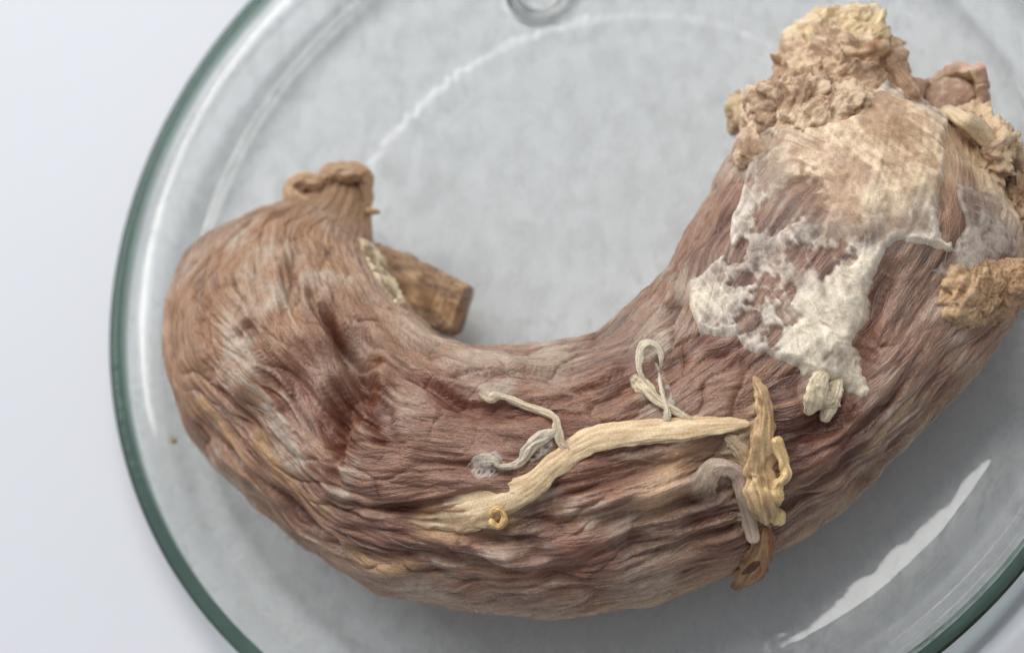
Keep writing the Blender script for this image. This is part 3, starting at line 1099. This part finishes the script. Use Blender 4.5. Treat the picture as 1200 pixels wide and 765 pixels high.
def membrane_fn(sd, B, si, sj):
    nx, nm, nf = n_x[si, sj], n_m[si, sj], n_f[si, sj]
    edge = sstep(-0.2, 0.9, sd)
    rise = sstep(-0.8, 2.6, sd)
    roll = np.exp(-((sd - 1.6) / 1.2) ** 2)
    f1 = fbm(B, 8.0, 3, 201)
    f2 = 1 - np.abs(fbm(B, 5.5, 3, 203)) * 1.6
    f3 = fbm(B, 1.4, 3, 207)
    wr = np.abs(fbm(B, 5.0, 3, 223))
    tan = sstep(26.0, 15.0, dist_to(B, 1015, 170) + 2.5 * f1)
    cream = np.exp(-(dist_to(B, 968, 392) / 13.0) ** 2) + np.exp(-(dist_to(B, 820, 352) / 6.5) ** 2) + np.exp(-(dist_to(B, 1010, 330) / 7.0) ** 2) + np.exp(-(dist_to(B, 1008, 448) / 5.0) ** 2) + np.exp(-(dist_to(B, 1112, 294) / 5.0) ** 2)
    gap = np.zeros(sd.shape)                       # tears where the muscle shows
    warp = dist_to(B, 935, 300) * 0 + 1.3 * f3 + 1.6 * fbm(B, 4.0, 2, 217)
    for x, y, r in ((938, 238, 6.0), (918, 246, 4.5), (900, 255, 3.5), (935, 295, 3.0), (905, 335, 2.6), (890, 352, 2.4), (880, 380, 3.0), (905, 397, 2.6), (925, 372, 2.2), (962, 305, 3.8),
                    (985, 300, 2.6), (862, 300, 2.6), (872, 328, 2.4), (925, 345, 2.0)):
        gap = np.maximum(gap, sstep(1.3, 0.5, (dist_to(B, x, y) + warp) / r))
    h = -0.9 + rise * (1.8 + 0.35 * roll + (0.6 - 0.25 * tan) * f1 + 0.03 * tan * nf + 0.03 * nx + 0.03 * nf + 0.03 * f3 + 0.08 * f2 + 0.5 * cream.clip(0, 1) - 0.5 * wr * tan - 0.7 * gap + 0.9 * tan)
    f4 = 1 - np.abs(fbm(B, 1.7, 3, 219)) * 1.7
    fold = np.exp(-(fbm(B, 8.0, 2, 261) / 0.07) ** 2) + 0.7 * np.exp(-(fbm(B, 4.2, 2, 263) / 0.09) ** 2)
    h = h + rise * 0.3 * fold * (1 - tan) * (1 - 0.5 * gap)
    veil = 0.38 + 0.18 * fold + 0.05 * nx + 0.26 * f2 + 0.10 * f4 + 0.05 * f3 + 0.06 * nf + 0.06 * nm + 0.12 * f1
    cov = np.maximum(veil + 0.5 * cream + 0.45 * roll - 0.66 * gap, 0)
    cov = sstep(0.0, 1.25, cov) * 0.90
    cov = np.maximum(cov, tan * (1.05 - 0.8 * gap) * (0.85 + 0.12 * f3)) * edge
    c = mix(np.broadcast_to(alb(216, 206, 192), B.shape), alb(224, 212, 190), sstep(0.2, 0.9, cream + 0.3 * f1))
    c = mix(c, alb(178, 156, 140), 0.55 * sstep(-0.2, 0.8, -f1 - 0.4 * f3))
    ct = mix(np.broadcast_to(alb(184, 154, 126), B.shape), alb(216, 194, 164), sstep(-0.5, 0.6, f1 + 0.35 * f3 + 0.12 * nx))
    ct = mix(ct, alb(160, 128, 96), 0.7 * np.exp(-(dist_to(B, 1055, 162) / 4.5) ** 2))
    ct = mix(ct, alb(158, 126, 108), 0.45 * sstep(0.5, 1.0, wr))
    c = mix(c, ct, tan)
    c = c * (1 + 0.05 * nf + 0.04 * nx)[..., None]
    return h, c, np.clip(cov, 0.0, 0.98)


MEMB = [(803, 325), (803, 363), (816, 393), (837, 403), (859, 395), (872, 412), (883, 419), (905, 421), (941, 441), (979, 450), (1004, 462), (1017, 467), (1026, 460), (1022, 442),
        (1013, 425), (1002, 404), (1008, 388), (1022, 378), (1020, 355), (1024, 330), (1034, 306), (1055, 287), (1083, 288), (1108, 297), (1131, 302), (1116, 285), (1104, 272), (1100, 245), (1106, 222), (1112, 200), (1108, 175), (1112, 140), (1085, 112), (1050, 92), (1030, 98), (1012, 122), (990, 140), (950, 148), (905, 142),
        (880, 165), (872, 200), (862, 240), (855, 270), (848, 295), (822, 318)]
sheet('membrane', MEMB, FILM, neck, membrane_fn, seed=31, wob=0.7, label='torn sheet of tan fascia thinning to white lacy membrane over the thick end')


def sidefilm_fn(sd, B, si, sj):
    edge = sstep(-0.3, 1.5, sd)
    f1 = fbm(B, 7, 3, 231)
    f3 = 1 - np.abs(fbm(B, 1.8, 3, 233)) * 1.6
    h = -0.8 + edge * (1.3 + 0.6 * f1 + 0.15 * f3)
    c = mix(np.broadcast_to(alb(161, 141, 131), B.shape), alb(194, 182, 169), sstep(-0.5, 0.7, f1 + 0.4 * f3))
    return h, c, np.clip(edge * (0.38 + 0.3 * f1 + 0.25 * f3), 0, 1)


sheet('side_film', [(1112, 205), (1135, 215), (1160, 220), (1185, 250), (1190, 300), (1170, 315), (1120, 330), (1085, 318), (1110, 296), (1128, 262)],
      FILM, neck, sidefilm_fn, seed=35)


def fat_fn(sd, B, si, sj):
    edge = sstep(-0.2, 0.9, sd)
    f1 = fbm(B, 2.6, 3, 241)
    h = -1.0 + edge * (1.7 + 0.8 * f1)
    c = mix(np.broadcast_to(alb(208, 190, 158), B.shape), alb(178, 152, 122), sstep(-0.4, 0.8, -f1))
    return h, c, edge * sstep(-0.9, 0.3, f1)


sheet('fat_seam', [(418, 278), (432, 285), (448, 308), (468, 340), (478, 358), (468, 366), (452, 345), (436, 320), (424, 300)], FILM, neck, fat_fn, wob=0.8, seed=37)

# ------------------------------------------------------------------ the cream cord and its branches
cc1, cc2 = alb(188, 158, 120), alb(222, 200, 164)
V1 = [(500, 610), (535, 602), (575, 590), (620, 570), (652, 546), (690, 518), (740, 508), (790, 506), (840, 501), (878, 496)]
O1 = [-1.6, -1.3, -0.7, 0.2, 0.9, 1.2, 1.2, 1.2, 1.2, 1.2]
tube('cord', [S(x, y, o) for (x, y), o in zip(V1, O1)], [3.8, 4.8, 4.2, 2.8, 2.5, 2.8, 2.9, 2.7, 2.1, 0.8], cc1, cc2, FILM, neck, seed=3, flat=0.38, n=220, m=60,
     rough=0.1, label='thick cream coloured cord lying across the middle', twist=0.6, fade=(0.2, 0.01, 1.3))
kc, kn = S(583, 604, 1.4), SN(583, 603)
e1 = np.cross(kn, [0, 0, 1.0])
e1 /= np.linalg.norm(e1)
e2 = np.cross(kn, e1)
kp = [kc + 1.5 * math.cos(a) * e1 + 1.9 * math.sin(a) * e2 for a in np.linspace(0, 2 * np.pi * 0.97, 12)]
tube('vein_end', kp, [0.75 + 0.12 * math.sin(1.7 * a) for a in range(12)], alb(188, 150, 94), alb(218, 188, 134), CREAM, neck, seed=6, n=70, m=12, rough=0.2, up=kn,
     label='small open yellow ring of cut vein')
wh1, wh2 = alb(196, 178, 150), alb(214, 200, 176)
tube('branch', [S(x, y, o) for (x, y), o in zip([(672, 530), (658, 522), (656, 505), (648, 492), (615, 480), (590, 470), (575, 468), (563, 461)],
     [1.0, 1.2, 1.4, 1.6, 1.6, 1.4, 1.4, 1.3])], [0.55, 0.91, 0.91, 0.85, 0.73, 0.79, 1.15, 0.43], alb(195, 178, 149), wh2, FILM, neck, fade=(0.06, 0.14, 0.85), seed=8, n=90, flat=0.6, rough=0.34)
tube('branch', [S(x, y, o) for (x, y), o in zip([(655, 508), (640, 512), (625, 522), (612, 540), (600, 548), (588, 545), (578, 538), (562, 540)],
     [1.2, 1.2, 1.2, 1.1, 1.0, 0.9, 0.8, 0.5])], [0.61, 1.15, 1.34, 0.98, 0.73, 0.55, 0.85, 1.34], alb(188, 178, 164), wh2, FILM, neck, fade=(0.06, 0.14, 0.85), seed=9, n=80, flat=0.55, rough=0.42)
tube('branch', [S(x, y, o) for (x, y), o in zip([(812, 494), (792, 484), (770, 468), (752, 455), (741, 447)], [0.8, 1.2, 1.5, 1.5, 1.6])], [0.55, 0.78, 1.01, 1.48, 0.78],
     alb(202, 184, 150), wh2, FILM, neck, fade=(0.06, 0.14, 0.85), seed=10, n=70, flat=0.7, rough=0.38)
tube('branch', [S(x, y, o) for (x, y), o in zip([(757, 455), (752, 438), (754, 422), (765, 413), (775, 420), (777, 438)],
     [1.5, 2.2, 2.8, 3.0, 2.6, 1.8])], [0.48, 0.61, 0.85, 1.04, 0.73, 0.24], alb(202, 192, 169), wh2, FILM, neck, fade=(0.06, 0.14, 0.85), seed=12, n=70, flat=0.7, rough=0.38)
tube('branch', [S(x, y, o) for (x, y), o in zip([(783, 497), (781, 484), (776, 465), (774, 440)], [1.5, 1.6, 1.6, 1.6])], [1.01, 0.70, 0.47, 0.27],
     alb(202, 190, 164), wh2, FILM, neck, fade=(0.06, 0.14, 0.85), seed=13, n=50, flat=0.7, rough=0.38)


def web_fn(sd, B, si, sj):
    edge = sstep(-0.2, 0.7, sd)
    f1 = fbm(B, 2.5, 3, 251)
    f3 = 1 - np.abs(fbm(B, 1.0, 2, 253)) * 1.7
    return -0.6 + edge * (1.1 + 0.3 * f1 + 0.15 * f3), np.broadcast_to(alb(203, 196, 186), B.shape) * 1.0, np.clip(edge * (0.25 + 0.35 * f3 + 0.25 * f1), 0, 0.8)


sheet('web', [(768, 425), (780, 440), (792, 470), (790, 486), (778, 480), (772, 455)], FILM, neck, web_fn, wob=0.5, seed=39)
sheet('web', [(560, 530), (585, 528), (592, 545), (580, 556), (560, 560), (548, 545)], FILM, neck, web_fn, wob=1.4, seed=40)
sheet('web', [(630, 498), (652, 500), (650, 522), (625, 545), (605, 552), (612, 530)], FILM, neck, web_fn, wob=0.8, seed=42)



def skirt_fn(sd, B, si, sj):
    edge = sstep(0.0, 3.2, sd + 0.6 * n_m[si, sj] + 0.5 * n_f[si, sj])
    f1 = fbm(B, 4, 3, 271)
    c = mix(np.broadcast_to(alb(186, 158, 126), B.shape), alb(206, 190, 166), sstep(-0.5, 0.6, f1))
    return -0.5 + 1.35 * edge + 0.12 * f1 * edge, c, np.clip(edge * (0.5 + 0.25 * f1 + 0.12 * n_f[si, sj] + 0.1 * n_m[si, sj]), 0, 0.8)


sheet('cord_film', [(480, 612), (530, 588), (590, 568), (640, 545), (680, 510), (735, 494), (800, 490), (860, 488), (868, 512), (800, 520), (740, 524), (700, 532), (660, 560),
                    (620, 592), (590, 620), (540, 630), (495, 628)], FILM, neck, skirt_fn, wob=1.2, seed=43)
sheet('cord_film', [(872, 470), (885, 450), (905, 470), (912, 500), (925, 545), (918, 590), (908, 620), (880, 635), (860, 610), (850, 570), (838, 530), (850, 505), (870, 505)],
      FILM, neck, skirt_fn, wob=1.2, seed=44)

# pale tuft of muscle beneath the cord, pale curl beside it
tube('curl', [S(x, y, o) for (x, y), o in zip([(818, 588), (822, 568), (832, 552), (848, 546), (862, 556), (870, 580), (876, 605), (880, 630)],
     [-0.3, 0.6, 1.2, 1.4, 1.4, 1.6, 1.8, 2.2])], [3.4, 3.0, 2.2, 1.8, 1.7, 1.7, 1.6, 1.4], alb(154, 133, 115), alb(193, 175, 155), FILM, neck, seed=15, flat=0.5, n=130, m=48, rough=0.14, fibre=0.1, fade=(0.4, 0.02, 1.2))

# the brown upright strand with yellow bits at the right of the cord
tube('strand', [S(x, y, o) for (x, y), o in zip([(884, 445), (893, 465), (895, 490), (890, 520), (888, 550), (893, 580), (896, 603)],
     [2.6, 2.0, 1.6, 1.6, 1.8, 2.2, 2.4])], [0.4, 1.5, 1.7, 2.6, 3.2, 3.4, 2.4], alb(158, 123, 87), alb(201, 175, 134), CORD, neck, seed=16, flat=0.6, n=110, m=40, rough=0.34, fibre=0.1,
     label='upright tan strand crossing the end of the cream cord', twist=0.8)
tube('strand', [S(x, y, o) for (x, y), o in zip([(850, 512), (862, 520), (875, 545), (882, 580)], [1.0, 1.0, 1.0, 1.2])], [1.4, 1.5, 1.6, 1.5],
     alb(172, 147, 117), alb(202, 181, 151), CORD, neck, seed=17, flat=0.4, n=60, m=24, rough=0.34, fibre=0.1)
tube('yellow_string', [S(x, y, o) for (x, y), o in zip([(904, 512), (907, 522), (914, 540), (917, 552), (908, 562), (905, 575)], [2.4, 2.6, 2.6, 2.6, 2.6, 2.8])],
     [1.4, 1.1, 1.0, 1.1, 1.0, 1.2], alb(198, 164, 112), alb(222, 196, 148), CORD, neck, seed=18, n=70, rough=0.34, fibre=0.1)
rr = random.Random(4)
for k in range(9):
    x, y = 893 + rr.uniform(-9, 14), 586 + rr.uniform(-14, 16)
    lump('yellow_bead', S(x, y, 3.0), [rr.uniform(1.0, 1.9)] * 3, alb(194, 160, 106), alb(220, 194, 144), CREAM, neck, seed=20 + k, amp=0.3, fold=0.3, fs=1.6, res=20)
tube('dark_tip', [S(896, 612, 1.5), S(886, 640, 1.8), S(872, 662, 2.0), T(860, 690, 14.0)], [1.8, 2.4, 2.8, 0.9], alb(121, 78, 47), alb(172, 137, 100), CORD, neck,
     seed=21, flat=0.45, n=70, m=28, rough=0.34, fibre=0.15, label='reddish brown torn tip at the lower edge')
lump('dark_clot', S(876, 652, 2.6), (2.3, 0.9, 0.6), alb(62, 42, 32), alb(96, 62, 44), CREAM, neck, seed=22, fs=1.2, fold=0.5, amp=0.4, res=24, nrm=SN(876, 652), side=T(876, 640, 14) - T(866, 668, 14))

# ------------------------------------------------------------------ pieces hanging from the membrane
fl1, fl2 = alb(204, 188, 156), alb(222, 208, 180)
tube('drip', [S(966, 436, 0.8), S(958, 450, 1.6), S(952, 468, 1.8), S(946, 488, 1.2)], [1.4, 2.0, 2.3, 1.5], fl1, fl2, FILM, neck, seed=24, flat=0.6, n=70, m=40, rough=0.26,
     fade=(0.15, 0.05, 0.92), twist=0.6)
tube('drip', [S(982, 440, 0.8), S(976, 456, 1.6), S(968, 474, 1.7), S(962, 494, 1.2)], [1.0, 1.6, 2.0, 1.1], fl1, fl2, FILM, neck, seed=25, flat=0.6, n=70, m=40, rough=0.26,
     fade=(0.15, 0.05, 0.92), twist=-0.6)
tube('drip', [S(954, 462, 1.6), S(966, 468, 2.0), S(982, 462, 1.6)], [1.2, 1.7, 0.8], fl1, fl2, FILM, neck, seed=26, flat=0.6, n=50, m=40, rough=0.3, fade=(0.1, 0.1, 0.92))

# ------------------------------------------------------------------ the cut shoulder end
tn1, tn2 = alb(148, 120, 98), alb(204, 180, 152)
ends = [  # photo position, offset or height, radii, folds
    ('S', 925, 118, -3, (13, 10.5, 8), .34, 5.0), ('S', 968, 128, -3, (10, 8, 6), .34, 4.5), ('S', 893, 138, -3, (6, 8, 5), .34, 4.0),
    ('T', 1000, 78, 36, (11, 10, 7), .3, 4.5), ('T', 1022, 100, 38, (6, 5, 5), .25, 4), ('T', 958, 82, 34, (10, 8, 7), .3, 4.0),
    ('T', 872, 132, 26, (4, 5, 3), .4, 3), ('S', 880, 172, -1.5, (6, 7, 4), .22, 5),
]
for k, (md, x, y, o, rd, fo, fs) in enumerate(ends):
    c = S(x, y, o) if md == 'S' else T(x, y, o)
    nn = SN(x, y) if md == 'S' else (0.2, -0.3, 0.9)
    lump('torn_clump', c, rd, tn1, tn2, TANMAT, neck, seed=50 + k, amp=0.3, fold=fo * 1.6, fs=fs, nrm=nn, res=90)
cr1, cr2 = alb(196, 172, 140), alb(220, 202, 172)
lump('torn_clump', T(985, 42, 38), (10, 8, 6), cr1, cr2, TANMAT, neck, seed=59, amp=0.35, fold=0.4, fs=4.0, res=80)
for k, (a0, a1, a2, r0) in enumerate([((958, 52), (957, 38), (966, 24), 2.6), ((972, 40), (975, 22), (984, 9), 2.8), ((990, 38), (996, 20), (1000, 6), 2.6), ((1004, 40), (1014, 22), (1020, 8), 2.4),
                                      ((1012, 42), (1026, 28), (1037, 10), 1.8), ((1022, 52), (1036, 42), (1044, 34), 2.0), ((984, 50), (1006, 34), (1030, 26), 3.0)]):
    tube('shred', [T(*a0, 40), T(*a1, 42), T(*a2, 40)], [r0, r0 * 1.1, 0.5], alb(198, 170, 128), alb(226, 208, 172), FILM, neck, seed=160 + k, n=60, m=40, flat=0.4, rough=0.35,
         fibre=0.1, twist=0.9 * (-1) ** k, fade=(0.02, 0.1, 0.95))
loft('end_flap', [[T(985, 62, 44), T(1010, 58, 47), T(1040, 44, 44)], [T(1002, 66, 46), T(1020, 62, 48), T(1042, 52, 45)], [T(1030, 66, 42), T(1036, 64, 43), T(1045, 58, 42)]],
     alb(144, 106, 80), cr1, CREAM, neck, seed=62, thick=1.0, crumple=0.8, cs=4.0)
loft('end_flap', [[T(868, 150, 30), T(880, 130, 34), T(892, 108, 36)], [T(860, 146, 28), T(866, 130, 30), T(884, 104, 33)], [T(853, 136, 26), T(858, 126, 27), T(876, 108, 30)]],
     cr1, alb(182, 161, 124), CREAM, neck, seed=63, thick=1.0, crumple=1.2, cs=3.5)
tube('end_edge', [T(1040, 60, 42), T(1046, 80, 40), T(1060, 100, 40), T(1078, 114, 40)], [2.4, 2.6, 2.4, 2.0], alb(141, 111, 90), alb(171, 143, 117), TANMAT, neck, seed=64, n=60, m=24, rough=0.2)

# the open windpipe-like cup behind
rc = T(1116, 122, 22)
ph = np.linspace(0, 2 * np.pi, 18)
rows = []
for lv in np.linspace(0, 1, 6):
    row = []
    for a in ph:
        hgt = 15.5 + 3.6 * math.cos(2 * (a - 0.35)) + 1.0 * math.sin(5 * a)
        rad_ = 6.6 + 1.4 * lv
        row.append(rc + np.array([rad_ * math.cos(a), 0.85 * rad_ * math.sin(a), -8 + hgt * lv]))
    rows.append(row)
loft('cup', rows, alb(154, 128, 106), alb(190, 166, 140), TANMAT, neck, seed=65, thick=2.6, crumple=0.6, cs=4.0, nu=60, nv=130, inner=alb(180, 138, 126),
     label='open cup of pinkish tissue behind the cut end')
lump('cup_floor', rc + np.array([0, 0, 2.0]), (6.5, 5.5, 4.0), alb(158, 128, 110), alb(192, 168, 146), TANMAT, neck, seed=66, amp=0.2, fold=0.2, fs=4, res=50)
tube('strap', [S(1105, 132, 1.0), T(1128, 140, 44), T(1150, 156, 40), T(1172, 186, 34)], [1.8, 2.0, 2.2, 1.2], alb(181, 157, 122), alb(208, 189, 156), CREAM, neck, seed=66, flat=0.6, n=70, m=24)
for k, (x, y, z, rd) in enumerate([(1140, 156, 30, (7, 6, 5)), (1165, 178, 26, (5, 5, 5)), (1176, 204, 25, (5, 6, 4)), (1150, 186, 33, (8, 7, 5)), (1194, 240, 25, (6, 8, 6))]):
    lump('torn_clump', T(x, y, z), rd, alb(150, 122, 98), alb(200, 176, 146), TANMAT, neck, seed=70 + k, amp=0.3, fold=0.75, fs=3.0, res=70)
lump('joint', S(1152, 346, -3.5), (10, 8, 7), alb(144, 112, 84), alb(188, 158, 124), TANMAT, neck, seed=80, amp=0.25, fold=0.3, fs=3.2, nrm=SN(1152, 346), res=90,
     label='knobbly brown joint near the right edge of the photo')
lump('joint', T(1188, 330, 38), (7, 6, 6), alb(144, 112, 84), alb(188, 158, 124), TANMAT, neck, seed=81, amp=0.25, fold=0.3, fs=3.5, res=70)

# ------------------------------------------------------------------ the thin end
tube('rolled_edge', [T(388, 243, 30), T(366, 242, 31), T(346, 232, 31), T(344, 218, 31), T(360, 212, 32), T(378, 218, 32)], [1.4, 2.0, 2.2, 2.0, 2.3, 1.6],
     alb(154, 124, 98), alb(188, 160, 130), TANMAT, neck, seed=85, n=90, m=36, rough=0.2, fibre=0.1, label='rolled lip at the thin end')
tube('rolled_edge', [T(372, 216, 31), T(385, 205, 31), T(400, 202, 31), T(418, 203, 30), T(428, 212, 28), T(431, 245, 25)], [1.6, 2.3, 2.4, 2.3, 2.0, 0.9],
     alb(154, 124, 98), alb(188, 160, 130), TANMAT, neck, seed=86, n=90, m=36, rough=0.22, fibre=0.1)
tube('fat_tag', [T(428, 246, 26), T(438, 248, 25), T(446, 248, 24)], [1.0, 0.8, 0.4], alb(173, 145, 106), alb(191, 165, 125), CREAM, neck, seed=87)
tube('muscle_stub', [T(425, 318, 17), T(460, 331, 17), T(495, 345, 17), T(520, 355, 17), T(540, 364, 17), T(545, 366, 17)], [7.6, 7.6, 7.0, 6.4, 6.0, 5.8],
     alb(126, 96, 72), alb(180, 148, 114), MUSCLE, neck, seed=88, n=200, m=160, rough=0.05, flat=0.52, sq=0.35, fibre=0.03, ffreq=14.0, cut=True, twist=-0.35,
     label='cut brown muscle stub sticking out on the inner side of the curve')
tube('fat_tag', [T(201, 378, 27), T(197, 395, 26), T(199, 412, 25)], [1.0, 1.6, 0.7], alb(184, 155, 104), alb(201, 177, 131), CREAM, neck, seed=89)

# ------------------------------------------------------------------ loose fibres standing off the flesh
LV, LF, LC = [], [], []
pr = np.random.default_rng(5)
base_n = 0
for k in range(420):
    i, j = int(pr.integers(60, NS - 150)), int(pr.integers(20, nd - 20))
    x, y = float(i), float(j)
    steps = int(pr.integers(10, 32))
    pts = []
    lift = pr.uniform(0.05, 0.35)
    for q in range(steps):
        ii, jj = int(np.clip(x, 0, NS - 1)), int(y) % NT
        pts.append(FIN[ii, jj] + NRM[ii, jj] * (0.08 + lift * math.sin(math.pi * q / steps)))
        a = PHI[ii, jj] + 0.35 * math.sin(k + q * 0.13)
        x += 0.42 * math.cos(a) / max(SU[ii, jj], 0.03)
        y += 0.42 * math.sin(a) / max(SV[ii, jj], 0.03)
    C = np.array(pts[::2])
    if len(C) < 4:
        continue
    C = gsmooth(C, 1.5)
    Tn = np.gradient(C, axis=0)
    B = np.cross(Tn, [0.2, -0.3, 0.9])
    B /= np.maximum(np.linalg.norm(B, axis=1, keepdims=True), 1e-6)
    N_ = np.cross(B, Tn)
    N_ /= np.maximum(np.linalg.norm(N_, axis=1, keepdims=True), 1e-6)
    r = pr.uniform(0.035, 0.075)
    ring = [C + r * (math.cos(a) * B + math.sin(a) * N_) for a in (0, 2.094, 4.188)]
    P = np.stack(ring, 1)
    LV.append(P.reshape(-1, 3))
    f = grid_faces(len(C), 3, True) + base_n
    LF.append(f)
    base_n += P.shape[0] * 3
    c0 = alb(193, 177, 162) if pr.random() < 0.6 else alb(165, 135, 114)
    LC.append(np.broadcast_to(c0, (P.shape[0] * 3, 3)))
lf = mesh_obj('loose_fibre', np.concatenate(LV), np.concatenate(LF), CREAM, neck, np.concatenate(LC))
lf['kind'] = 'stuff'

# ------------------------------------------------------------------ a crumb on the glass
cr = lump('fat_crumb', T(201, 519, BASE_TOP + 0.8), (1.2, 1.0, 0.7), alb(218, 202, 164), alb(230, 218, 190), CREAM, None, seed=95, fs=1.5, res=24)
tag(cr, 'tiny yellowish crumb on the glass left of the neck', 'crumb')
